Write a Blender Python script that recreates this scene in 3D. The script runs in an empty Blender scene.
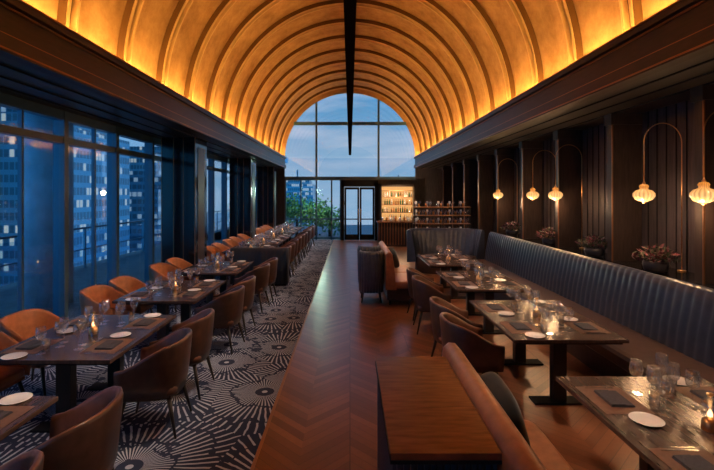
import bpy, bmesh, math, random
from mathutils import Vector, Matrix, Euler
random.seed(7)
scn = bpy.context.scene
H = 2.2
# ------------------------------------------------------------------ node helpers
def newmat(name):
    m = bpy.data.materials.new(name); m.use_nodes = True
    nt = m.node_tree; b = nt.nodes.get('Principled BSDF')
    return m, nt, b
def mat(name, col, rough=0.5, metal=0.0, noise=0.0, nscale=8.0, emis=None, estr=0.0, coat=0.0, spec=None, stretch=None, bump=0.0, sheen=0.0):
    m, nt, b = newmat(name)
    b.inputs['Base Color'].default_value = (*col, 1)
    b.inputs['Roughness'].default_value = rough
    b.inputs['Metallic'].default_value = metal
    if coat: b.inputs['Coat Weight'].default_value = coat
    if sheen: b.inputs['Sheen Weight'].default_value = sheen
    if spec is not None: b.inputs['Specular IOR Level'].default_value = spec
    if emis:
        b.inputs['Emission Color'].default_value = (*emis, 1)
        b.inputs['Emission Strength'].default_value = estr
    if noise > 0:
        tc = nt.nodes.new('ShaderNodeTexCoord'); mp = nt.nodes.new('ShaderNodeMapping')
        if stretch: mp.inputs['Scale'].default_value = stretch
        n = nt.nodes.new('ShaderNodeTexNoise'); n.inputs['Scale'].default_value = nscale
        n.inputs['Detail'].default_value = 5
        r = nt.nodes.new('ShaderNodeValToRGB')
        r.color_ramp.elements[0].position = .3; r.color_ramp.elements[1].position = .7
        r.color_ramp.elements[0].color = (*[c*(1-noise) for c in col], 1)
        r.color_ramp.elements[1].color = (*[min(1, c*(1+noise)) for c in col], 1)
        nt.links.new(tc.outputs['Object'], mp.inputs[0]); nt.links.new(mp.outputs[0], n.inputs['Vector'])
        nt.links.new(n.outputs['Fac'], r.inputs[0]); nt.links.new(r.outputs[0], b.inputs['Base Color'])
        if bump:
            bp = nt.nodes.new('ShaderNodeBump'); bp.inputs['Strength'].default_value = bump
            bp.inputs['Distance'].default_value = .01
            nt.links.new(n.outputs['Fac'], bp.inputs['Height']); nt.links.new(bp.outputs[0], b.inputs['Normal'])
    return m
def MN(nt, op, a, b=None, c=None):
    n = nt.nodes.new('ShaderNodeMath'); n.operation = op
    for i, v in enumerate((a, b, c)):
        if v is None: continue
        if isinstance(v, (int, float)): n.inputs[i].default_value = v
        else: nt.links.new(v, n.inputs[i])
    return n.outputs[0]
def MIX(nt, f, a, b):
    n = nt.nodes.new('ShaderNodeMix'); n.data_type = 'RGBA'
    if isinstance(f, (int, float)): n.inputs['Factor'].default_value = f
    else: nt.links.new(f, n.inputs['Factor'])
    for k, v in ((6, a), (7, b)):
        if isinstance(v, tuple): n.inputs[k].default_value = (*v, 1)
        else: nt.links.new(v, n.inputs[k])
    return n.outputs[2]
def glassmat(name, tint=(1, 1, 1), f0=.08, rough=0.0, gcol=(1, 1, 1), k=.75):
    m = bpy.data.materials.new(name); m.use_nodes = True
    nt = m.node_tree; nt.nodes.clear()
    o = nt.nodes.new('ShaderNodeOutputMaterial'); t = nt.nodes.new('ShaderNodeBsdfTransparent')
    t.inputs[0].default_value = (*tint, 1)
    g = nt.nodes.new('ShaderNodeBsdfGlossy'); g.inputs['Roughness'].default_value = rough
    g.inputs[0].default_value = (*gcol, 1)
    lw = nt.nodes.new('ShaderNodeLayerWeight'); lw.inputs[0].default_value = .5
    p = MN(nt, 'POWER', lw.outputs['Facing'], 4.0)
    f = MN(nt, 'MULTIPLY_ADD', p, k, f0)
    mx = nt.nodes.new('ShaderNodeMixShader')
    nt.links.new(f, mx.inputs[0]); nt.links.new(t.outputs[0], mx.inputs[1]); nt.links.new(g.outputs[0], mx.inputs[2])
    nt.links.new(mx.outputs[0], o.inputs[0])
    return m
def emit(name, col, s):
    m = bpy.data.materials.new(name); m.use_nodes = True
    nt = m.node_tree; nt.nodes.clear()
    o = nt.nodes.new('ShaderNodeOutputMaterial'); e = nt.nodes.new('ShaderNodeEmission')
    e.inputs[0].default_value = (*col, 1); e.inputs[1].default_value = s
    nt.links.new(e.outputs[0], o.inputs[0]); return m

# ------------------------------------------------------------------ materials
def wood_floor():
    m, nt, b = newmat('chevron_wood')
    tc = nt.nodes.new('ShaderNodeTexCoord'); s = nt.nodes.new('ShaderNodeSeparateXYZ')
    nt.links.new(tc.outputs['Object'], s.inputs[0]); x, y = s.outputs[0], s.outputs[1]
    W = .42
    f = MN(nt, 'PINGPONG', x, W)
    t = MN(nt, 'ADD', y, f); pk = MN(nt, 'DIVIDE', t, .12)
    idx = MN(nt, 'FLOOR', pk); col = MN(nt, 'FLOOR', MN(nt, 'DIVIDE', x, W))
    key = MN(nt, 'MULTIPLY_ADD', col, 17.37, idx)
    wn = nt.nodes.new('ShaderNodeTexWhiteNoise'); wn.noise_dimensions = '1D'; nt.links.new(key, wn.inputs['W'])
    r = nt.nodes.new('ShaderNodeValToRGB')
    r.color_ramp.elements[0].color = (.13, .042, .018, 1); r.color_ramp.elements[1].color = (.30, .108, .048, 1)
    nt.links.new(wn.outputs['Value'], r.inputs[0])
    n = nt.nodes.new('ShaderNodeTexNoise'); n.inputs['Scale'].default_value = 18; n.inputs['Detail'].default_value = 6
    nt.links.new(tc.outputs['Object'], n.inputs['Vector'])
    c = MIX(nt, MN(nt, 'MULTIPLY', n.outputs['Fac'], .5), r.outputs[0], (.10, .034, .017))
    gap = MN(nt, 'LESS_THAN', MN(nt, 'FRACT', pk), .05)
    g2 = MN(nt, 'LESS_THAN', MN(nt, 'PINGPONG', x, W), .005)
    gg = MN(nt, 'MAXIMUM', gap, g2)
    c2 = MIX(nt, MN(nt, 'MULTIPLY', gg, .7), c, (.03, .01, .006))
    nt.links.new(c2, b.inputs['Base Color'])
    b.inputs['Roughness'].default_value = .28
    b.inputs['Specular IOR Level'].default_value = .5
    return m
def carpet():
    m, nt, b = newmat('sunburst_carpet')
    tc = nt.nodes.new('ShaderNodeTexCoord'); mp = nt.nodes.new('ShaderNodeMapping')
    mp.inputs['Scale'].default_value = (.95, .95, 0)
    nt.links.new(tc.outputs['Object'], mp.inputs[0])
    v = nt.nodes.new('ShaderNodeTexVoronoi'); v.voronoi_dimensions = '2D'; v.inputs['Scale'].default_value = 1.0
    v.inputs['Randomness'].default_value = .8
    nt.links.new(mp.outputs[0], v.inputs['Vector'])
    sub = nt.nodes.new('ShaderNodeVectorMath'); sub.operation = 'SUBTRACT'
    nt.links.new(mp.outputs[0], sub.inputs[0]); nt.links.new(v.outputs['Position'], sub.inputs[1])
    s = nt.nodes.new('ShaderNodeSeparateXYZ'); nt.links.new(sub.outputs[0], s.inputs[0])
    ang = MN(nt, 'ARCTAN2', s.outputs[1], s.outputs[0])
    rr = v.outputs['Distance']
    wob = nt.nodes.new('ShaderNodeTexNoise'); wob.inputs['Scale'].default_value = 7
    nt.links.new(mp.outputs[0], wob.inputs['Vector'])
    a2 = MN(nt, 'MULTIPLY_ADD', ang, 56.0, MN(nt, 'MULTIPLY', wob.outputs['Fac'], 2.5))
    w = MN(nt, 'COSINE', a2)
    thr = MN(nt, 'MULTIPLY_ADD', rr, 1.0, 0.0)
    line = MN(nt, 'GREATER_THAN', w, thr)
    m1 = MN(nt, 'GREATER_THAN', rr, .10)
    dash = MN(nt, 'GREATER_THAN', MN(nt, 'SINE', MN(nt, 'MULTIPLY_ADD', rr, 20.0, MN(nt, 'MULTIPLY', wob.outputs['Fac'], 9.0))), -.85)
    dot = MN(nt, 'LESS_THAN', rr, .03)
    msk = MN(nt, 'MAXIMUM', MN(nt, 'MULTIPLY', MN(nt, 'MULTIPLY', line, m1), dash), dot)
    c = MIX(nt, msk, (.030, .040, .078), (.42, .45, .55))
    nt.links.new(c, b.inputs['Base Color']); b.inputs['Roughness'].default_value = .95
    b.inputs['Specular IOR Level'].default_value = .1
    return m
def vaultmat():
    m, nt, b = newmat('vault_copper_plaster')
    tc = nt.nodes.new('ShaderNodeTexCoord')
    n = nt.nodes.new('ShaderNodeTexNoise'); n.inputs['Scale'].default_value = 1.8; n.inputs['Detail'].default_value = 8
    n.inputs['Roughness'].default_value = .72
    nt.links.new(tc.outputs['Object'], n.inputs['Vector'])
    r = nt.nodes.new('ShaderNodeValToRGB'); r.color_ramp.elements[0].position = .32; r.color_ramp.elements[1].position = .68
    r.color_ramp.elements[0].color = (.27, .13, .06, 1); r.color_ramp.elements[1].color = (.52, .29, .15, 1)
    nt.links.new(n.outputs['Fac'], r.inputs[0]); nt.links.new(r.outputs[0], b.inputs['Base Color'])
    b.inputs['Roughness'].default_value = .9; b.inputs['Specular IOR Level'].default_value = .15
    return m
M = {}
M['floor'] = wood_floor(); M['carpet'] = carpet(); M['vault'] = vaultmat()
M['rib'] = mat('rib_bronze_paint', (.54, .32, .165), .8, noise=.12, nscale=3, spec=.15)
M['ribdark'] = mat('rib_painted_shade', (.12, .055, .022), .8, noise=.12, nscale=3, spec=.1)  # dark brown paints in the shade in and beside the ribs
M['dark'] = mat('dark_stained_wood', (.030, .019, .017), .4, noise=.4, nscale=4, stretch=(8, 8, 1))
M['cornice'] = mat('cornice_wood', (.035, .017, .012), .45, noise=.3, nscale=4, stretch=(8, 1, 8))
M['panel'] = mat('charcoal_panel', (.048, .039, .042), .4, noise=.5, nscale=3, stretch=(10, 10, 1))
M['black'] = mat('black_lacquer', (.012, .011, .013), .12)
M['matblack'] = mat('matte_black_metal', (.012, .012, .014), .7, spec=.15)
M['beam'] = mat('beam_flat_black', (.018, .012, .010), 1.0, spec=0.0)
M['brass'] = mat('brushed_brass', (.75, .42, .18), .3, 1.0)
M['copper'] = mat('copper_trim', (.38, .18, .09), .4, 1.0)
M['frame'] = mat('window_frame_blue_grey', (.09, .17, .24), .35, .3)
M['glass'] = glassmat('window_glass', (.78, .91, 1.0), .07, 0, k=.6)
M['cglass'] = glassmat('clear_glass', (.98, .99, 1), .22, .12, k=.8)
M['leather_tan'] = mat('tan_leather', (.48, .18, .08), .38, noise=.18, nscale=14, bump=.1)
M['leather_bench'] = mat('bench_leather', (.34, .13, .06), .40, noise=.18, nscale=14, bump=.1)
M['leather_brown'] = mat('brown_leather', (.066, .034, .027), .30, noise=.25, nscale=12, bump=.1)
M['leather_inner'] = mat('chestnut_leather', (.14, .058, .036), .32, noise=.25, nscale=12, bump=.1)
M['leather_navy'] = mat('navy_leather', (.034, .042, .072), .28, noise=.2, nscale=10)
M['blue_vel'] = mat('slate_blue_velvet', (.045, .070, .105), .6, noise=.2, nscale=10, sheen=.3)
M['legs'] = mat('chair_leg_black', (.018, .013, .011), .4)
M['table'] = mat('table_walnut', (.080, .048, .041), .26, noise=.35, nscale=6, stretch=(10, 1, 1))
M['cabtop'] = mat('cabinet_top_wood', (.19, .075, .036), .26, noise=.3, nscale=4, stretch=(1.5, 8, 1))
M['rattan'] = mat('dark_ribbed_wood', (.028, .042, .065), .45)
M['plate'] = mat('white_porcelain', (.85, .84, .84), .2)
M['napkin'] = mat('grey_linen', (.065, .063, .08), .9, noise=.2, nscale=60)
M['placemat'] = mat('placemat_leather', (.19, .10, .07), .6, noise=.15, nscale=30)
M['steel'] = mat('cutlery_steel', (.6, .6, .6), .2, 1.0)
M['flame'] = emit('candle_glow', (1, .5, .18), 3.2)
M['pot'] = mat('dark_ceramic_pot', (.03, .03, .042), .3)
M['leaf'] = mat('purple_green_leaf', (.07, .09, .055), .5, noise=.5, nscale=20)
M['leaf2'] = mat('muted_purple_leaf', (.19, .06, .085), .5, noise=.4, nscale=20)
M['cushion'] = mat('black_velvet', (.008, .008, .01), .9, sheen=.3)
M['concrete'] = mat('exterior_concrete', (.40, .50, .60), .7, noise=.15, nscale=3)
M['terrace'] = mat('terrace_deck', (.10, .10, .11), .6, noise=.3, nscale=4)
M['tree'] = mat('tree_foliage', (.06, .16, .03), .7, noise=.5, nscale=6)
M['trunk'] = mat('tree_bark', (.06, .04, .03), .9, noise=.3)
M['bottle'] = mat('bottle_glass', (.40, .17, .05), .1)
M['bottle2'] = mat('bottle_green', (.04, .12, .05), .1)
M['shelfglow'] = emit('backbar_light', (1, .50, .17), .50)
def globemat():
    m, nt, b = newmat('fluted_amber_globe')
    tc = nt.nodes.new('ShaderNodeTexCoord'); s = nt.nodes.new('ShaderNodeSeparateXYZ')
    nt.links.new(tc.outputs['Object'], s.inputs[0])
    r = nt.nodes.new('ShaderNodeValToRGB')
    z = MN(nt, 'MULTIPLY_ADD', s.outputs[2], 4.6, .45)
    r.color_ramp.elements[0].color = (1, .60, .24, 1); r.color_ramp.elements[1].color = (.45, .15, .02, 1)
    nt.links.new(z, r.inputs[0])
    ang = MN(nt, 'ARCTAN2', s.outputs[1], s.outputs[0])
    fl = MN(nt, 'MULTIPLY_ADD', MN(nt, 'COSINE', MN(nt, 'MULTIPLY', ang, 16.0)), .28, .68)
    nt.links.new(r.outputs[0], b.inputs['Emission Color'])
    nt.links.new(fl, b.inputs['Emission Strength'])
    b.inputs['Base Color'].default_value = (.4, .22, .08, 1); b.inputs['Roughness'].default_value = .15
    return m
M['globe'] = globemat()
def citymat(name, base, lit, cell=(1.6, 3.3), thr=.80, s=1.2):
    m, nt, b = newmat(name)
    tc = nt.nodes.new('ShaderNodeTexCoord'); sp = nt.nodes.new('ShaderNodeSeparateXYZ')
    nt.links.new(tc.outputs['Object'], sp.inputs[0])
    h = MN(nt, 'DIVIDE', MN(nt, 'ADD', sp.outputs[0], sp.outputs[1]), cell[0])
    z = MN(nt, 'DIVIDE', sp.outputs[2], cell[1])
    cb = nt.nodes.new('ShaderNodeCombineXYZ')
    nt.links.new(MN(nt, 'FLOOR', h), cb.inputs[0]); nt.links.new(MN(nt, 'FLOOR', z), cb.inputs[1])
    wn = nt.nodes.new('ShaderNodeTexWhiteNoise'); wn.noise_dimensions = '3D'; nt.links.new(cb.outputs[0], wn.inputs['Vector'])
    on = MN(nt, 'GREATER_THAN', wn.outputs['Value'], thr)
    fx = MN(nt, 'LESS_THAN', MN(nt, 'FRACT', h), .8); fz = MN(nt, 'LESS_THAN', MN(nt, 'FRACT', z), .6)
    win = MN(nt, 'MULTIPLY', fx, fz)
    c = MIX(nt, win, base, tuple(v*.5 for v in base))
    nt.links.new(c, b.inputs['Base Color']); b.inputs['Roughness'].default_value = .3
    b.inputs['Emission Color'].default_value = (*lit, 1)
    nt.links.new(MN(nt, 'MULTIPLY', MN(nt, 'MULTIPLY', win, on), s), b.inputs['Emission Strength'])
    return m
M['city1'] = citymat('tower_facade_blue', (.15, .29, .36), (.95, .85, .7), (.5, 1.1), .80, .30)
M['city2'] = citymat('tower_facade_slate', (.09, .19, .26), (.7, .85, 1), (.7, 1.0), .74, .20)

# ------------------------------------------------------------------ mesh builder
class MB:
    def __init__(s): s.bm = bmesh.new(); s.m = []
    def mi(s, k):
        if k not in s.m: s.m.append(k)
        return s.m.index(k)
    def box(s, x0, x1, y0, y1, z0, z1, k):
        i = s.mi(k); v = [s.bm.verts.new(p) for p in ((x0,y0,z0),(x1,y0,z0),(x1,y1,z0),(x0,y1,z0),(x0,y0,z1),(x1,y0,z1),(x1,y1,z1),(x0,y1,z1))]
        for f in ((0,3,2,1),(4,5,6,7),(0,1,5,4),(1,2,6,5),(2,3,7,6),(3,0,4,7)):
            s.bm.faces.new([v[j] for j in f]).material_index = i
    def rows(s, rows, k, closed=False, smooth=True, capends=False):
        i = s.mi(k); vs = [[s.bm.verts.new(p) for p in r] for r in rows]
        n = len(vs[0])
        for a in range(len(vs)-1):
            for b in range(n if closed else n-1):
                c = (b+1) % n
                try:
                    f = s.bm.faces.new((vs[a][b], vs[a][c], vs[a+1][c], vs[a+1][b])); f.material_index = i; f.smooth = smooth
                except ValueError: pass
        if capends and closed:
            for r in (vs[0], vs[-1]):
                try: f = s.bm.faces.new(r); f.material_index = i
                except ValueError: pass
        return vs
    def lathe(s, prof, c, k, seg=20, cap=True, flute=0, fn=0):
        cx, cy, cz = c; rows = []
        for r, z in prof:
            row = []
            for j in range(seg):
                a = 2*math.pi*j/seg; rr = r*(1+flute*abs(math.sin(a*fn/2)) if fn else 1)
                row.append((cx+rr*math.cos(a), cy+rr*math.sin(a), cz+z))
            rows.append(row)
        s.rows(rows, k, True, True, cap)
    def cone(s, p0, p1, r0, r1, k, seg=10):
        p0, p1 = Vector(p0), Vector(p1); d = (p1-p0).normalized()
        u = d.orthogonal().normalized(); w = d.cross(u)
        s.rows([[p+(u*math.cos(2*math.pi*j/seg)+w*math.sin(2*math.pi*j/seg))*r for j in range(seg)] for p, r in ((p0, r0), (p1, r1))], k, True, True, True)
    def tube(s, pts, r, k, seg=8):
        pts = [Vector(p) for p in pts]; rows = []; u = None
        for i, p in enumerate(pts):
            d = (pts[min(i+1, len(pts)-1)]-pts[max(i-1, 0)]).normalized()
            if u is None: u = d.orthogonal().normalized()
            u = (u-d*u.dot(d)).normalized(); w = d.cross(u)
            rows.append([p+(u*math.cos(2*math.pi*j/seg)+w*math.sin(2*math.pi*j/seg))*r for j in range(seg)])
        s.rows(rows, k, True, True, True)
    def pillow(s, c, d, k, e=.45, n=16, rot=None):
        def sg(v, p): return math.copysign(abs(v)**p, v)
        rows = []
        for a in range(n+1):
            ph = -math.pi/2+math.pi*a/n; row = []
            for b in range(2*n):
                th = 2*math.pi*b/(2*n)
                p = Vector((d[0]*sg(math.cos(ph), e)*sg(math.cos(th), e), d[1]*sg(math.cos(ph), e)*sg(math.sin(th), e), d[2]*sg(math.sin(ph), e)))
                if rot: p = rot @ p
                row.append(Vector(c)+p)
            rows.append(row)
        s.rows(rows, k, True)
    def mesh(s, name):
        bmesh.ops.remove_doubles(s.bm, verts=s.bm.verts, dist=1e-5)
        bmesh.ops.recalc_face_normals(s.bm, faces=s.bm.faces)
        me = bpy.data.meshes.new(name); s.bm.to_mesh(me); s.bm.free()
        for k in s.m: me.materials.append(M[k])
        return me
    def obj(s, name, loc=(0, 0, 0), rz=0, bev=0):
        return place(s.mesh(name), name, loc, rz, bev)
def place(me, name, loc=(0, 0, 0), rz=0, bev=0):
    o = bpy.data.objects.new(name, me); o.location = loc; o.rotation_euler = (0, 0, rz)
    scn.collection.objects.link(o)
    if bev:
        b = o.modifiers.new('bevel', 'BEVEL'); b.width = bev; b.segments = 2; b.limit_method = 'ANGLE'
    return o

# ------------------------------------------------------------------ room shell
Y0, Y1 = -4.0, 22.0
XL, XR = -4.5, 4.65
SP, R = 4.0, 3.45
b = MB(); b.box(-.78, XR+.2, Y0, Y1+.2, -.15, 0, 'floor'); b.obj('floor')
b = MB(); b.box(XL-.1, -.78, Y0, Y1+.2, -.15, 0, 'carpet'); b.obj('floor_carpet')
b = MB(); b.box(-.80, -.77, Y0, Y1, 0, .004, 'copper'); b.obj('trim_floor')
# vault
b = MB(); N = 64
rows = []
for yy in (Y0, Y1+.1):
    rows.append([(R*math.cos(math.pi*i/N), yy, SP+R*math.sin(math.pi*i/N)) for i in range(N+1)])
b.rows(rows, 'vault')
rows = []
for yy in (Y0, Y1+.1):
    rows.append([((R+.1)*math.cos(math.pi*i/N), yy, SP+(R+.1)*math.sin(math.pi*i/N)) for i in range(N+1)])
b.rows(rows, 'vault')
b.obj('ceiling')
yr = 5.4-1.35*6; b = MB()
while yr < 21.9:
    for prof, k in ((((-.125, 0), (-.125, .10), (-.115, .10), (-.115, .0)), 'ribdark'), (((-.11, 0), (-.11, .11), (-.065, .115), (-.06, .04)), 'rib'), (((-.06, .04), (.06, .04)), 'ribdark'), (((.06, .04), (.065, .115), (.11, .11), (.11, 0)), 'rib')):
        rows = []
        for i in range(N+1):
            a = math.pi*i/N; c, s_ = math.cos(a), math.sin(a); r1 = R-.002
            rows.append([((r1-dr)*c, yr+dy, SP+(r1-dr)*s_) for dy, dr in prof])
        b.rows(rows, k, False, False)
    yr += 1.35
b.obj('ceiling_rib_arches')
# cornices
for sx, nm in ((-1, 'left'), (1, 'right')):
    XO = 4.8
    def bx(b, x0, x1, z0, z1, k, y0=Y0, y1=Y1):
        a, c = sorted((sx*x0, sx*x1)); b.box(a, c, y0, y1, z0, z1, k)
    b = MB()
    bx(b, 3.25, XO, 3.5, 3.62, 'dark')
    bx(b, 3.12, 3.26, 3.5, 3.66, 'cornice')
    bx(b, 3.18, 3.24, 3.66, 3.96, 'cornice')
    bx(b, 3.12, 3.24, 3.96, 4.05, 'cornice')
    bx(b, 3.11, 3.12, 3.52, 3.535, 'copper'); bx(b, 3.165, 3.18, 3.67, 3.69, 'copper'); bx(b, 3.165, 3.18, 3.93, 3.95, 'copper'); bx(b, 3.11, 3.12, 4.03, 4.05, 'copper')
    bx(b, 3.24, 3.6, 3.80, 3.86, 'dark')
    bx(b, 3.47, 3.6, 3.86, 4.1, 'vault')
    for i in range(3): bx(b, 3.45+.35*i, 3.47+.35*i, 3.485, 3.5, 'matblack')
    b.obj('trim_cornice_'+nm)
    ld = bpy.data.lights.new('cove_light_'+nm, 'AREA'); ld.shape = 'RECTANGLE'; ld.size = .04; ld.size_y = Y1-Y0-.2
    ld.energy = 430; ld.color = (1, .57, .12)
    lo = bpy.data.objects.new('cove_light_'+nm, ld)
    Z = -Vector((-sx*.05, 0, 1)).normalized(); Yv = Vector((0, 1, 0)); X = Yv.cross(Z)
    mt = Matrix((X, Yv, Z)).transposed().to_4x4(); mt.translation = (sx*3.29, (Y0+Y1)/2, 3.98)
    lo.matrix_world = mt
    scn.collection.objects.link(lo)
# centre track beam
b = MB(); b.box(-.065, .065, 1.0, 21.9, 4.14, 4.30, 'beam')
yy = 2.4
while yy < 21.5:
    b.cone((0, yy, 4.3), (0, yy, SP+R-.01), .008, .008, 'beam', 8); yy += 3
b.obj('ceiling_track_beam')
# right wall, ledge, pilasters
b = MB(); b.box(XR, XR+.15, Y0, Y1, 0, 3.6, 'panel'); 
yy = Y0
while yy < Y1: b.box(XR-.012, XR, yy, yy+.012, 0, 3.5, 'matblack'); yy += .2
b.obj('wall_right')
for i in range(-3, 10):
    y = 5.3+1.85*i
    if y > 21.5: break
    z0 = 1.152 if y < 12.3 else 0
    b = MB(); b.box(4.18, XR-.014, y, y+.16, z0, 3.5, 'dark'); b.box(4.165, 4.18, y-.004, y+.02, z0, 3.5, 'copper')
    b.box(4.14, XR-.014, y-.02, y+.18, 3.32, 3.5, 'dark')
    b.obj('trim_pilaster')
b = MB(); b.box(3.92, XR-.014, Y0, 12.45, 0, 1.12, 'panel'); b.box(3.90, XR-.014, Y0, 12.47, 1.12, 1.15, 'black'); b.obj('trim_banquette_ledge')
b = MB(); b.box(-4.7, 4.8, Y0-.15, Y0, 0, 7.6, 'dark'); b.obj('wall_back')
# far wall
b = MB()
b.box(-4.6, -3.2, Y1, Y1+.15, 0, 4.0, 'panel'); b.box(3.2, 4.8, Y1, Y1+.15, 0, 4.0, 'panel')
b.box(1.37, 3.2, Y1, Y1+.15, 0, 2.95, 'panel')
b.obj('wall_front')
b = MB()
rows = []
for i in range(N+1):
    a = math.pi*i/N; c, s_ = math.cos(a), math.sin(a)
    rows.append([((R-.001)*c, Y1+.02, SP+(R-.001)*s_), ((R-.25)*c, Y1+.02, SP+(R-.25)*s_), ((R-.25)*c, Y1+.12, SP+(R-.25)*s_)])
b.rows(rows, 'vault', False, False)
for x in (-1.65, 1.4):
    top = SP+math.sqrt((R-.24)**2-x*x); b.box(x-.05, x+.05, Y1+.03, Y1+.11, 2.95, top, 'frame')
b.box(-.04, .04, Y1+.03, Y1+.11, 4.3, SP+R-.23, 'frame')
b.box(-2.75, 2.75, Y1+.01, Y1+.13, 5.62, 5.78, 'frame')
b.box(-3.2, 3.2, Y1+.01, Y1+.13, 2.92, 3.1, 'frame')
for x in (-3.17, -2.4, -1.65, -.9, -.46): b.box(x-.035, x+.035, Y1+.03, Y1+.11, 0, 2.95, 'frame')
b.box(-3.2, -.45, Y1+.03, Y1+.11, .05, .13, 'frame'); b.box(-3.2, -.45, Y1+.03, Y1+.11, 1.0, 1.06, 'frame')
b.obj('window_1')
b = MB(); b.box(-3.2, 3.2, Y1+.06, Y1+.07, 3.1, 4.0, 'glass'); b.box(-3.2, -.45, Y1+.06, Y1+.07, 0, 2.95, 'glass')
rows = [[(-(R-.24)*math.cos(math.pi*i/N), Y1+.065, SP), (-(R-.24)*math.cos(math.pi*i/N), Y1+.065, SP+(R-.24)*math.sin(math.pi*i/N))] for i in range(N+1)]
b.rows(rows, 'glass', False, False); b.obj('window_2')
# door
b = MB(); D = Y1-.01
b.box(-.42, -.28, D-.25, D, 0, 2.85, 'matblack'); b.box(1.2, 1.36, D-.25, D, 0, 2.85, 'matblack'); b.box(-.42, 1.36, D-.25, D, 2.6, 2.92, 'matblack')
for x0, x1 in ((-.27, .45), (.47, 1.19)):
    for a in (x0, x1-.09): b.box(a, a+.09, D-.1, D-.04, .01, 2.58, 'matblack')
    b.box(x0, x1, D-.1, D-.04, .01, .28, 'matblack'); b.box(x0, x1, D-.1, D-.04, 2.47, 2.58, 'matblack')
    b.box(x0, x1, D-.1, D-.04, 1.0, 1.05, 'matblack')
    b.box(x0+.09, x1-.09, D-.075, D-.065, .28, 2.47, 'glass')
for x in (.40, .52): b.tube([(x, D-.11, .9), (x, D-.16, .92), (x, D-.16, 1.5), (x, D-.11, 1.52)], .012, 'brass')
b.obj('door_1')
# left window wall
b = MB()
b.box(XL-.08, XL+.08, Y0, Y1, 0, .10, 'frame'); b.box(XL-.08, XL+.08, Y0, Y1, 3.36, 3.5, 'frame')
b.box(XL-.07, XL+.07, Y0, Y1, 3.0, 3.1, 'frame')
my = [-1.9, -.3, 1.3, 2.9, 4.4, 5.55, 7.0, 8.55, 10.1, 11.6, 13.1, 14.6, 16.1, 17.6, 19.1, 20.6, 21.95]
for y in my: b.box(XL-.09, XL+.09, y-.05, y+.05, 0, 3.5, 'frame')
for y in (6.15, 7.9): b.box(XL-.03, XL+.03, y-.02, y+.02, .1, 3.4, 'frame')
b.obj('window_3')
b = MB(); b.box(XL-.006, XL+.006, Y0, Y1, .1, 3.4, 'glass'); b.obj('window_4')
for y in (10.15, 15.9, 20.6):
    b = MB(); b.box(-4.25, -3.5, y, y+.85, 0, 3.5, 'black')
    b.box(-3.5, -3.49, y+.2, y+.65, .3, 3.3, 'panel'); b.box(-4.25, -3.49, y-.01, y+.86, 0, .12, 'copper')
    for x in (-4.25, -3.98, -3.76, -3.5): b.box(x-.008, x+.008, y-.008, y+.008, .12, 3.5, 'copper')
    b.obj('structural_column', bev=.004)

# ------------------------------------------------------------------ exterior
b = MB(); b.box(-8.6, XL-.1, -6, 34, -.4, -.05, 'terrace'); b.box(-8, 8, Y1+.3, 34, -.4, -.05, 'terrace'); b.obj('terrace_floor')
b = MB()
y = -4
while y < 32:
    b.box(-8.3, -8.24, y, y+.06, -.05, 1.15, 'frame'); b.box(-8.28, -8.26, y+.08, y+1.9, .05, 1.05, 'glass'); y += 2
b.box(-8.33, -8.22, -4, 32, 1.15, 1.2, 'frame'); b.box(-8.30, -8.25, -4, 32, .5, .53, 'frame')
b.obj('terrace_railing')
for y in (1.0, 9.3, 17.6, 25.9):
    b = MB(); b.lathe([(.46, -.05), (.46, 4.6)], (-6.25, y, 0), 'concrete', 28); b.obj('exterior_column')
b = MB(); b.box(-8.6, XL-.2, -6, 34, 4.6, 5.0, 'concrete'); b.obj('terrace_canopy')
blds = [(-40, 8, 12, 14, 40, 'city1'), (-34, 26, 10, 10, 16, 'city2'), (-55, 34, 16, 16, 60, 'city1'), (-30, 44, 12, 10, 8, 'city1'),
        (-48, 60, 18, 14, 30, 'city2'), (-62, 4, 14, 18, 70, 'city2'), (-28, 66, 10, 10, 4, 'city2'), (-36, 82, 12, 12, 9, 'city1'), (-14, 120, 9, 9, 5, 'city1'), (14, 130, 14, 10, 4, 'city2'), (-26, 16, 6, 6, 3, 'city2')]
for x, y, w, d, h, k in blds:
    b = MB(); b.box(x-w/2, x+w/2, y-d/2, y+d/2, -40, h, k); b.box(x-w/2+1, x+w/2-1, y-d/2+1, y+d/2-1, h, h+1.5, k)
    b.box(x-.2, x+.2, y-.2, y+.2, h+1.5, h+4, k); b.obj('city_tower')
def tree(x, y, h):
    b = MB(); b.cone((x, y, -.05), (x, y, h*.6), .09, .05, 'trunk')
    for _ in range(420):
        a = random.uniform(0, 6.28); r = random.random()**.5*.85; z = h*.6+random.gauss(0, .36)
        p = Vector((x+r*math.cos(a), y+r*math.sin(a), max(.05, z))); u = Vector([random.gauss(0, 1) for _ in range(3)]).normalized(); w = u.orthogonal().normalized()
        q = [b.bm.verts.new(p+u*.11), b.bm.verts.new(p+w*.06), b.bm.verts.new(p-u*.11), b.bm.verts.new(p-w*.06)]
        b.bm.faces.new(q).material_index = b.mi('tree')
    b.obj('terrace_tree')
for x, y, h in ((-2.9, 24.6, 2.1), (-1.9, 25.2, 2.0), (-1.1, 24.5, 1.5), (-3.8, 26, 2.5)): tree(x, y, h)

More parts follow.
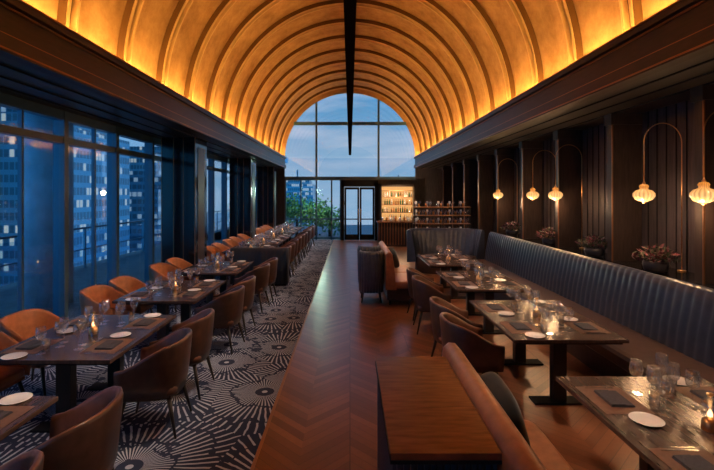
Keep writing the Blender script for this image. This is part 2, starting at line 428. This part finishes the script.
# ------------------------------------------------------------------ furniture
def chair_mesh(name, outer, inner):
    b = MB()
    a, w = .27, .295
    n = 11
    pth = [(.24, -w), (.16, -w), (.08, -w)]
    for i in range(n+1):
        ph = -math.pi/2+math.pi*i/n
        cx = math.copysign(abs(math.cos(ph))**.75, math.cos(ph)); sy = math.copysign(abs(math.sin(ph))**.75, math.sin(ph))
        pth.append((-a*cx+.0, w*sy))
    pth += [(.08, w), (.16, w), (.24, w)]
    rows_o = []; NP = len(pth)
    for i, (x, y) in enumerate(pth):
        x0, y0 = pth[max(0, i-1)]; x1, y1 = pth[min(NP-1, i+1)]
        t = Vector((x1-x0, y1-y0)).normalized(); nrm = Vector((-t.y, t.x))
        if nrm.dot(Vector((x-.1, y))) < 0: nrm = -nrm
        k = max(0, min(1, (.24-x)/.50)); k = k*k*(3-2*k)
        top = .64+.22*k; bot = .36
        fl = lambda z: 1+.12*(z-.36)/.45
        P = []
        for z, o in ((bot, .0), (bot+.1, .012), ((bot+top)/2, .016), (top-.03, .018), (top-.008, .012), (top, 0), (top-.008, -.012), (top-.03, -.02), ((bot+top)/2, -.024), (bot+.06, -.026), (bot, -.01)):
            f = fl(z)
            P.append((x*(f if x < 0 else 1)+nrm.x*o*1.2, y*f+nrm.y*o*1.2, z))
        rows_o.append(P)
    b.rows(rows_o, outer, True, True, True)
    ii = b.mi(inner)
    b.bm.faces.ensure_lookup_table()
    nP = len(rows_o[0])
    for idx, f in enumerate(list(b.bm.faces)):
        if idx < (NP-1)*nP and (idx % nP) in (4, 5, 6, 7, 8, 9): f.material_index = ii
    b.pillow((.0, 0, .42), (.265, .265, .05), inner, .35, 10)
    b.box(-.22, .24, -.23, .23, .345, .375, outer)
    for sx in (-1, 1):
        for sy in (-1, 1): b.cone((.19*sx, .20*sy, .36), (.27*sx, .26*sy, 0), .022, .011, 'legs', 10)
    return b.mesh(name)
chair_b = chair_mesh('dining_chair_brown', 'leather_brown', 'leather_inner')
chair_t = chair_mesh('dining_chair_tan', 'leather_tan', 'leather_tan')
chair_r = chair_mesh('dining_chair_cognac', 'leather_brown', 'leather_inner')
def table_mesh(L, W=1.15):
    b = MB(); b.box(-W/2, W/2, -L/2, L/2, .715, .75, 'table'); b.box(-W/2+.04, W/2-.04, -L/2+.04, L/2-.04, .69, .715, 'matblack')
    for s in (-1, 1):
        y = s*(L/2-.3); b.box(-.07, .07, y-.05, y+.05, .02, .69, 'legs'); b.box(-.28, .28, y-.09, y+.09, 0, .02, 'matblack')
    b.box(-.025, .025, -L/2+.35, L/2-.35, .6, .66, 'legs')
    return b.mesh('dining_table')
def lathe_mesh(name, parts, seg=18):
    b = MB()
    for prof, k in parts: b.lathe(prof, (0, 0, 0), k, seg)
    return b.mesh(name)
q = 1.2
wine = lathe_mesh('wine_glass', [([(r*q, z*q) for r, z in [(.034, 0), (.034, .003), (.006, .006), (.004, .02), (.004, .09), (.012, .098), (.032, .12), (.038, .15), (.034, .18), (.030, .205), (.029, .205), (.033, .18), (.036, .15), (.030, .122), (.004, .101)]], 'cglass')])
tumb = lathe_mesh('water_tumbler', [([(.028, 0), (.036, .10), (.035, .10), (.027, .006), (.001, .006)], 'cglass')])
plate = lathe_mesh('side_plate', [([(.001, 0), (.06, 0), (.065, .004), (.098, .012), (.10, .014), (.097, .015), (.065, .008), (.001, .006)], 'plate')], 28)
b = MB(); b.lathe([(.045, 0), (.048, .01), (.042, .06), (.022, .075), (.001, .076)], (0, 0, 0), 'brass', 20)
b.lathe([(.018, .076), (.045, .10), (.05, .14), (.040, .18), (.012, .20), (.012, .215), (.001, .216)], (0, 0, 0), 'cglass', 20)
b.lathe([(.001, .078), (.014, .085), (.015, .10), (.008, .12), (.001, .13)], (0, 0, 0), 'flame', 12)
b.lathe([(.001, .205), (.02, .216), (.02, .226), (.001, .23)], (0, 0, 0), 'brass', 14)
lamp = b.mesh('table_lantern')
b = MB(); b.box(-.08, .08, -.12, .12, 0, .006, 'napkin'); b.box(-.078, .075, -.118, .115, .006, .012, 'napkin'); b.box(-.078, .02, -.118, .115, .012, .017, 'napkin'); napk = b.mesh('folded_napkin')
b = MB(); b.box(-.16, .16, -.21, .21, 0, .003, 'placemat'); pmat = b.mesh('placemat')
b = MB()
for y0, t in ((0, 0), (.03, 1)):
    b.box(-.10, .05, y0-.004, y0+.004, 0, .003, 'steel')
    if t: b.box(.05, .11, y0-.009, y0+.009, 0, .003, 'steel')
    else:
        for q in (-.008, -.003, .002, .007): b.box(.06, .11, q-.001, q+.001, 0, .003, 'steel')
        b.box(.048, .06, -.009, .009, 0, .003, 'steel')
cut = b.mesh('cutlery_set')
tmesh = {}
def set_table(cx, y0, y1):
    L = round(y1-y0, 2)
    if L not in tmesh: tmesh[L] = table_mesh(L)
    cy = (y0+y1)/2; place(tmesh[L], 'dining_table', (cx, cy, 0), 0, .004)
    Z = .7505
    for s in (-1, 1):
        for t in (-1, 1):
            py = cy+t*L*.25; px = cx+s*.36
            place(pmat, 'placemat', (px, py, Z), 0)
            place(napk, 'folded_napkin', (px+random.uniform(-.01, .01), py, Z+.0035), random.uniform(-.06, .06))
            place(plate, 'side_plate', (px-s*.04, py+s*.31*(1 if t*s < 0 else 1)*.98, Z), 0)
            place(cut, 'cutlery_set', (px+s*.0, py-s*.185, Z+.0035), math.pi if s > 0 else 0)
            place(wine, 'wine_glass', (px-s*.23, py-s*.10, Z), 0)
            place(wine, 'wine_glass', (px-s*.27, py+s*.03, Z), 0)
            place(wine, 'wine_glass', (px-s*.22, py+s*.22, Z), 0)
            place(tumb, 'water_tumbler', (px-s*.21, py+.13*s, Z), 0)
    place(lamp, 'table_lantern', (cx+.0, cy, Z), 0)
ltab = [(1.75, 3.25), (3.95, 5.45), (6.15, 7.65), (8.35, 9.85), (11.4, 12.9), (13.25, 14.75), (15.05, 16.55), (17.1, 18.6), (18.8, 20.3)]
for y0, y1 in ltab:
    set_table(-2.68, y0, y1); cy = (y0+y1)/2
    for t in (-1, 1):
        place(chair_b, 'dining_chair', (-1.86+random.uniform(-.03, .03), cy+t*.40, 0), math.pi+random.uniform(-.12, .12))
        if not (y0 == 15.05 and t == 1): place(chair_t, 'dining_chair', (-3.52+random.uniform(-.02, .02), cy+t*.38, 0), random.uniform(-.06, .06))
rtab = [(1.95, 3.6), (4.5, 6.2), (6.9, 8.6), (9.3, 11.0)]
for i, (y0, y1) in enumerate(rtab):
    set_table(2.22, y0, y1); cy = (y0+y1)/2
    if i in (1, 2):
        for t in (-1, 1): place(chair_r, 'dining_chair', (1.34+random.uniform(-.02, .02), cy+t*.40, 0), random.uniform(-.1, .1))
def sweep(b, path, prof, k, ch=.14, amp=.03):
    rows = []
    for x, y, nx, ny, s in path:
        g = amp*abs(math.sin(math.pi*s/ch))**.6
        rows.append([(x+nx*(o+g*w), y+ny*(o+g*w), z) for o, z, w in prof])
    b.rows(rows, k, True, True, True)
def line(p0, p1, n, step=.02):
    p0, p1 = Vector(p0), Vector(p1); L = (p1-p0).length; c = int(L/step)+1
    return [(*(p0+(p1-p0)*i/c), n[0], n[1], L*i/c) for i in range(c+1)]
bprof = [(-.10, .30, 0), (.14, .32, 0), (.13, .47, .8), (.10, .7, 1), (.05, .95, 1), (.02, 1.1, 1), (.0, 1.17, .8), (-.03, 1.205, .4), (-.07, 1.205, .2), (-.10, 1.17, 0)]
b = MB()
sweep(b, line((3.79, -1.5), (3.79, 12.2), (-1, 0), .0233), bprof, 'leather_navy', .14, .02)
b.rows([[(x, y, z) for x, z in ((3.69, .30), (3.69, .46), (3.05, .46), (2.99, .45), (2.96, .42), (2.96, .32), (2.98, .30))] for y in (-1.5, 12.2)], 'leather_brown', True, False, True)
b.box(3.05, 3.85, -1.5, 12.2, 0, .30, 'dark')
b.obj('long_banquette')
path = []; s = 0
for i in range(141):
    t = i/140; a = math.pi*t
    x = 2.72+1.0*math.copysign(abs(math.cos(a))**.7, math.cos(a)); y = 12.75+.75*abs(math.sin(a))**.7
    if path: s += math.hypot(x-path[-1][0], y-path[-1][1])
    path.append((x, y, 0, 0, s))
p2 = []
for x, y, nx, ny, s in path:
    v = Vector((2.72-x, 12.5-y)).normalized(); p2.append((x, y, v.x, v.y, s))
b = MB(); sweep(b, p2, bprof, 'leather_navy', .14, .02)
b.rows([[(2.72+.86*math.cos(2*math.pi*i/32), 12.85+.5*math.sin(2*math.pi*i/32), z) for i in range(32)] for z in (.02, .40, .45, .455)], 'leather_brown', True, True, True)
b.obj('curved_booth')
def cabinet(y0, y1):
    b = MB(); x0, x1 = .2, .70
    b.box(x0+.02, x1-.02, y0+.02, y1-.02, 0, .97, 'rattan')
    y = y0+.02
    while y < y1-.03: b.box(x0, x0+.02, y, y+.018, .06, .95, 'rattan'); y += .032
    x = x0+.02
    while x < x1-.03: b.box(x, x+.018, y0, y0+.02, .06, .95, 'rattan'); b.box(x, x+.018, y1-.02, y1, .06, .95, 'rattan'); x += .032
    b.box(x0-.01, x1+.005, y0-.01, y1+.01, .965, 1.0, 'cabtop'); b.box(x0-.013, x1+.005, y0-.013, y1+.013, .95, .968, 'matblack')
    b.box(x0-.005, x1, y0-.005, y1+.005, 0, .06, 'matblack')
    b.obj('service_cabinet')
def bench(y0, y1):
    b = MB()
    pr = [(.71, .30), (.71, .98), (.72, 1.03), (.76, 1.065), (.81, 1.06), (.845, 1.02), (.88, .8), (.91, .46), (.93, .30)]
    rows = []
    for k, y in ((.93, y0), (.985, y0+.015), (1, y0+.05), (1, y1-.05), (.985, y1-.015), (.93, y1)):
        rows.append([(.8+(x-.8)*k, y, .66+(z-.66)*k) for x, z in pr])
    b.rows(rows, 'leather_bench', True, True, True)
    n = 2
    L = (y1-y0)/n
    for i in range(n): b.pillow((1.15, y0+L*(i+.5), .40), (.27, L/2, .075), 'leather_bench', .22, 12)
    b.box(.74, 1.38, y0+.03, y1-.03, .10, .34, 'leather_brown')
    for x in (.8, 1.33):
        for y in (y0+.08, y1-.08): b.cone((x, y, .1), (x, y, 0), .025, .018, 'legs')
    b.obj('leather_bench')
cabinet(2.1, 3.33); bench(1.2, 3.5)
bench(8.95, 11.2)
# channel-back slate blue armchairs
p3 = []; s = 0
for i in range(121):
    a = math.pi*(i/120)*1.12-.06*math.pi
    x = .235*math.copysign(abs(math.cos(a))**.8, math.cos(a)); y = -.24*math.copysign(abs(math.sin(a))**.8, math.sin(a))+.02
    if p3: s += math.hypot(x-p3[-1][0], y-p3[-1][1])
    v = Vector((x, y-.05)).normalized(); p3.append((x, y, v.x, v.y, s))
b = MB()
sweep(b, p3, [(-.02, .22, 0), (.0, .21, 1), (.012, .5, 1), (.02, .96, 1), (.01, 1.03, .5), (-.015, 1.05, 0), (-.04, 1.03, 0), (-.05, .95, 0), (-.045, .4, 0)], 'blue_vel', .062, .018)
b.pillow((0, .06, .40), (.20, .25, .08), 'blue_vel', .35, 12)
b.box(-.19, .19, -.17, .27, .20, .34, 'blue_vel')
for sx in (-1, 1):
    for sy in (-.15, .25): b.cone((.17*sx, sy, .21), (.20*sx, sy*1.1, 0), .022, .012, 'legs')
arm = b.mesh('armchair')
for y in (9.35, 10.25): place(arm, 'armchair', (.44, y, 0), 0)
for yy in (3.05, 10.7):
    b = MB(); b.pillow((0, 0, 0), (.09, .24, .24), 'cushion', .6, 14); o = b.obj('throw_cushion', (1.04, yy, .72)); o.rotation_euler = (.12, -.32, 0)
b = MB()
sweep(b, line((-2.9, 10.95), (-1.5, 10.95), (0, -1)), [(-.12, .05, 0), (.10, .05, 1), (.10, .6, 1), (.08, .82, 1), (.04, .9, .5), (-.04, .92, .3), (-.12, .88, 0)], 'rattan', .1, .02)
b.box(-2.85, -1.55, 11.0, 11.12, .1, .44, 'leather_brown'); b.box(-2.85, -1.55, 10.9, 11.1, 0, .1, 'matblack')
b.obj('booth_divider')
# arc lamps
b = MB(); q = .86
b.lathe([(r*q, z*q) for r, z in [(.001, -.11), (.05, -.105), (.11, -.075), (.145, -.02), (.145, .025), (.11, .07), (.06, .09), (.055, .11), (.065, .14), (.05, .165), (.02, .175)]], (0, 0, 0), 'globe', 64, True, .07, 16)
b.lathe([(.02, .145), (.022, .165), (.012, .18), (.006, .21)], (0, 0, 0), 'brass', 20)
b.lathe([(.001, -.115), (.025, -.11), (.03, -.09)], (0, 0, 0), 'brass', 20)
pts = [(0, 0, .18), (0, 0, .72)]
for i in range(1, 17):
    a = math.pi*(1-i/16); pts.append((.26+.26*math.cos(a), 0, .72+.27*math.sin(a)))
pts.append((.52, 0, -1.04)); b.tube(pts, .007, 'brass', 8); b.lathe([(.05, -1.05), (.05, -1.035), (.01, -1.03)], (.52, 0, 0), 'brass', 20)
arc = b.mesh('arc_lamp')
for y in (3.4, 5.15, 6.2, 8.87, 9.97, 12.3):
    place(arc, 'arc_lamp', (4.05, y, 2.2), 0)
    ld = bpy.data.lights.new('arc_lamp_light', 'POINT'); ld.energy = 11; ld.color = (1, .58, .28); ld.shadow_soft_size = .05
    lo = bpy.data.objects.new('arc_lamp_light', ld); lo.location = (3.98, y-.02, 2.0); scn.collection.objects.link(lo)
def plant(name):
    b = MB(); b.lathe([(.07, 0), (.14, .02), (.16, .10), (.15, .15), (.14, .15), (.14, .13), (.001, .13)], (0, 0, 0), 'pot', 20)
    for _ in range(340):
        a = random.uniform(0, 6.28); r = random.random()**.6*.27; z = .16+random.random()*.2*(1-(r/.32)**2)+.01
        p = Vector((r*math.cos(a), r*math.sin(a), z)); u = (Vector((math.cos(a)*.8, math.sin(a)*.8, random.uniform(-.2, .9)))+Vector([random.gauss(0, .4) for _ in range(3)])).normalized()
        w = u.cross(Vector((random.gauss(0,.3), random.gauss(0,.3), 1))).normalized(); l = random.uniform(.03, .055)
        q = [b.bm.verts.new(v) for v in (p-u*l, p+w*l*.45, p+u*l, p-w*l*.45)]
        b.bm.faces.new(q).material_index = b.mi('leaf' if random.random() < .5 else 'leaf2')
    for _ in range(14):
        a = random.uniform(0, 6.28); b.cone((0, 0, .12), (.16*math.cos(a), .16*math.sin(a), .26), .004, .002, 'leaf', 5)
    return b.mesh(name)
pm = [plant('potted_plant'), plant('potted_plant')]
for i, y in enumerate((4.35, 6.15, 7.7, 9.4, 11.6)): place(pm[i % 2], 'potted_plant', (4.18, y, 1.151), i*1.3)
# glassware station
b = MB(); x0, x1, y0, y1 = 2.1, 4.1, 15.0, 15.5
b.box(x0, x1, y0, y1, 0, .9, 'panel'); b.box(x0-.02, x1+.02, y0-.02, y1+.02, .9, .94, 'cabtop')
for z in (1.22, 1.5, 1.78): b.box(x0+.05, x1-.05, y0+.03, y1-.03, z, z+.02, 'copper')
for x in (x0+.05, (x0+x1)/2, x1-.07): 
    for y in (y0+.03, y1-.05): b.box(x, x+.02, y, y+.02, .94, 1.8, 'matblack')
for z in (.94, 1.24, 1.52, 1.80):
    for i in range(15):
        x = x0+.12+i*.125
        if z > 1.7 and i % 3 == 2: continue
        k = 'plate' if (i*7+int(z*10)) % 3 == 0 else 'cglass'
        b.lathe([(.03, 0), (.005, .01), (.005, .08), (.04, .13), (.032, .19), (.001, .19)], (x, y0+.12, z+.001), k, 10)
        b.lathe([(.035, 0), (.035, .14), (.012, .2), (.012, .25), (.001, .25)] if (i % 4 == 0 and z in (.94, 1.8)) else [(.035, 0), (.04, .12), (.001, .12)], (x, y0+.33, z+.001), 'bottle' if i % 2 else 'cglass', 10)
b.obj('glassware_station')
# back bar
b = MB(); x0, x1, y0, y1 = 1.45, 3.1, 21.4, 21.95
b.box(x0, x1, y1-.05, y1, .0, 2.7, 'panel'); b.box(x0, x0+.06, y0, y1, 0, 2.7, 'dark'); b.box(x1-.06, x1, y0, y1, 0, 2.7, 'dark'); b.box(x0, x1, y0, y1, 2.6, 2.7, 'dark')
b.box(x0+.06, x1-.06, y1-.07, y1-.05, 1.0, 2.6, 'shelfglow'); b.box(x0, x1, y0, y1, 0, .95, 'cabtop')
for z in (.98, 1.35, 1.72, 2.09, 2.4): b.box(x0+.06, x1-.06, y0+.05, y1-.08, z, z+.025, 'copper')
for z in (1.005, 1.375, 1.745, 2.115):
    for i in range(14):
        x = x0+.13+i*.106; h = random.uniform(.8, 1)
        b.lathe([(.037, 0), (.037, .17*h), (.013, .22*h), (.013, .29*h), (.001, .29*h)], (x, y0+.25, z), random.choice(('bottle', 'bottle2', 'cglass', 'plate')), 10)
b.obj('back_bar')
b = MB(); b.box(1.2, 3.1, 19.2, 19.7, 0, 1.02, 'dark'); b.box(1.15, 3.15, 19.1, 19.8, 1.02, 1.08, 'cabtop')
x = 1.22
while x < 3.08: b.box(x, x+.03, 19.18, 19.2, .08, 1.0, 'copper'); x += .12
for i in range(9): b.lathe([(.04, 0), (.05, .1), (.03, .16), (.001, .17)], (1.4+i*.19, 19.45, 1.081), 'bottle' if i % 2 else 'plate', 10)
b.obj('bar_counter')

# ------------------------------------------------------------------ lights
def spot(loc, tgt, e, ang=70, col=(1, .76, .56), r=.05, nm='fill_spot'):
    ld = bpy.data.lights.new(nm, 'SPOT'); ld.energy = e; ld.spot_size = math.radians(ang); ld.spot_blend = .8; ld.color = col; ld.shadow_soft_size = r
    o = bpy.data.objects.new(nm, ld); o.location = loc
    o.rotation_euler = (Vector(loc)-Vector(tgt)).to_track_quat('Z', 'Y').to_euler(); scn.collection.objects.link(o)
for y0, y1 in ltab:  # added fill spots below the beam, no fixtures, brighten tables, floor and glassware
    c = (y0+y1)/2; spot((-.12, c, 4.02), (-2.5, c, .75), 170, 54)
for y0, y1 in rtab:
    c = (y0+y1)/2; spot((.12, c, 4.02), (2.2, c, .75), 145, 54)
for y in (12.8, 15, 18.5): spot((.12, y-1, 4.02), (2.6, y+.3, .9), 200, 50)
for y in (5.5, 10, 14.5, 19): spot((0, y, 4.06), (.2, y, 0), 65, 80)
for i in range(6): spot((3.85, 2.6+1.85*i, 3.46), (4.05, 2.6+1.85*i, 1.1), 36, 75, nm='ledge_fill_spot', r=.03)  # added fill under the right soffit, brightens plants, ledge and banquette
ld = bpy.data.lights.new('tree_fill_light', 'POINT'); ld.energy = 80; ld.color = (.9, 1, .6); ld.shadow_soft_size = .2  # added greenish lamp, lights up the foliage behind the far window
lo = bpy.data.objects.new('tree_fill_light', ld); lo.location = (-1.6, 23.4, 2.4); scn.collection.objects.link(lo)
ld = bpy.data.lights.new('back_bar_light', 'POINT'); ld.energy = 45; ld.color = (1, .65, .35); ld.shadow_soft_size = .1
lo = bpy.data.objects.new('back_bar_light', ld); lo.location = (2.3, 20.6, 2.3); scn.collection.objects.link(lo)

# world
w = bpy.data.worlds.new('dusk_sky'); scn.world = w; w.use_nodes = True; nt = w.node_tree
bg = nt.nodes['Background']; tc = nt.nodes.new('ShaderNodeTexCoord'); s = nt.nodes.new('ShaderNodeSeparateXYZ')
nt.links.new(tc.outputs['Generated'], s.inputs[0])
r = nt.nodes.new('ShaderNodeValToRGB'); e = r.color_ramp.elements
e[0].position = 0.0; e[0].color = (.28, .37, .46, 1); e[1].position = .6; e[1].color = (.02, .12, .33, 1)
x = e.new(.20); x.color = (.08, .22, .37, 1)
nt.links.new(s.outputs[2], r.inputs[0])
n = nt.nodes.new('ShaderNodeTexNoise'); n.inputs['Scale'].default_value = 4; n.inputs['Detail'].default_value = 6
mp = nt.nodes.new('ShaderNodeMapping'); mp.inputs['Scale'].default_value = (1, 1, 5)
nt.links.new(tc.outputs['Generated'], mp.inputs[0]); nt.links.new(mp.outputs[0], n.inputs['Vector'])
cr = nt.nodes.new('ShaderNodeValToRGB'); cr.color_ramp.elements[0].position = .42; cr.color_ramp.elements[1].position = .75
nt.links.new(n.outputs['Fac'], cr.inputs[0])
c = MIX(nt, MN(nt, 'MULTIPLY', cr.outputs[0], .8), r.outputs[0], (.5, .46, .5))
front = MN(nt, 'MAXIMUM', s.outputs[1], 0.0)
st = MN(nt, 'MULTIPLY_ADD', MN(nt, 'POWER', front, 3.0), -.95, 1.8)
side = MIX(nt, MN(nt, 'POWER', front, 2.0), (.035, .22, .43), c)
nt.links.new(side, bg.inputs[0]); nt.links.new(st, bg.inputs[1])

# camera
cd = bpy.data.cameras.new('camera'); cam = bpy.data.objects.new('camera', cd); scn.collection.objects.link(cam)
cam.location = (0, 0, H); cam.rotation_euler = (math.pi/2, 0, 0)
cd.sensor_width = 36; cd.lens = 450/714*36; cd.shift_x = 7/714; cd.shift_y = -40/714; cd.clip_start = .05; cd.clip_end = 500
scn.camera = cam
scn.view_settings.view_transform = 'Standard'
scn.view_settings.look = 'None'
scn.view_settings.exposure = .85
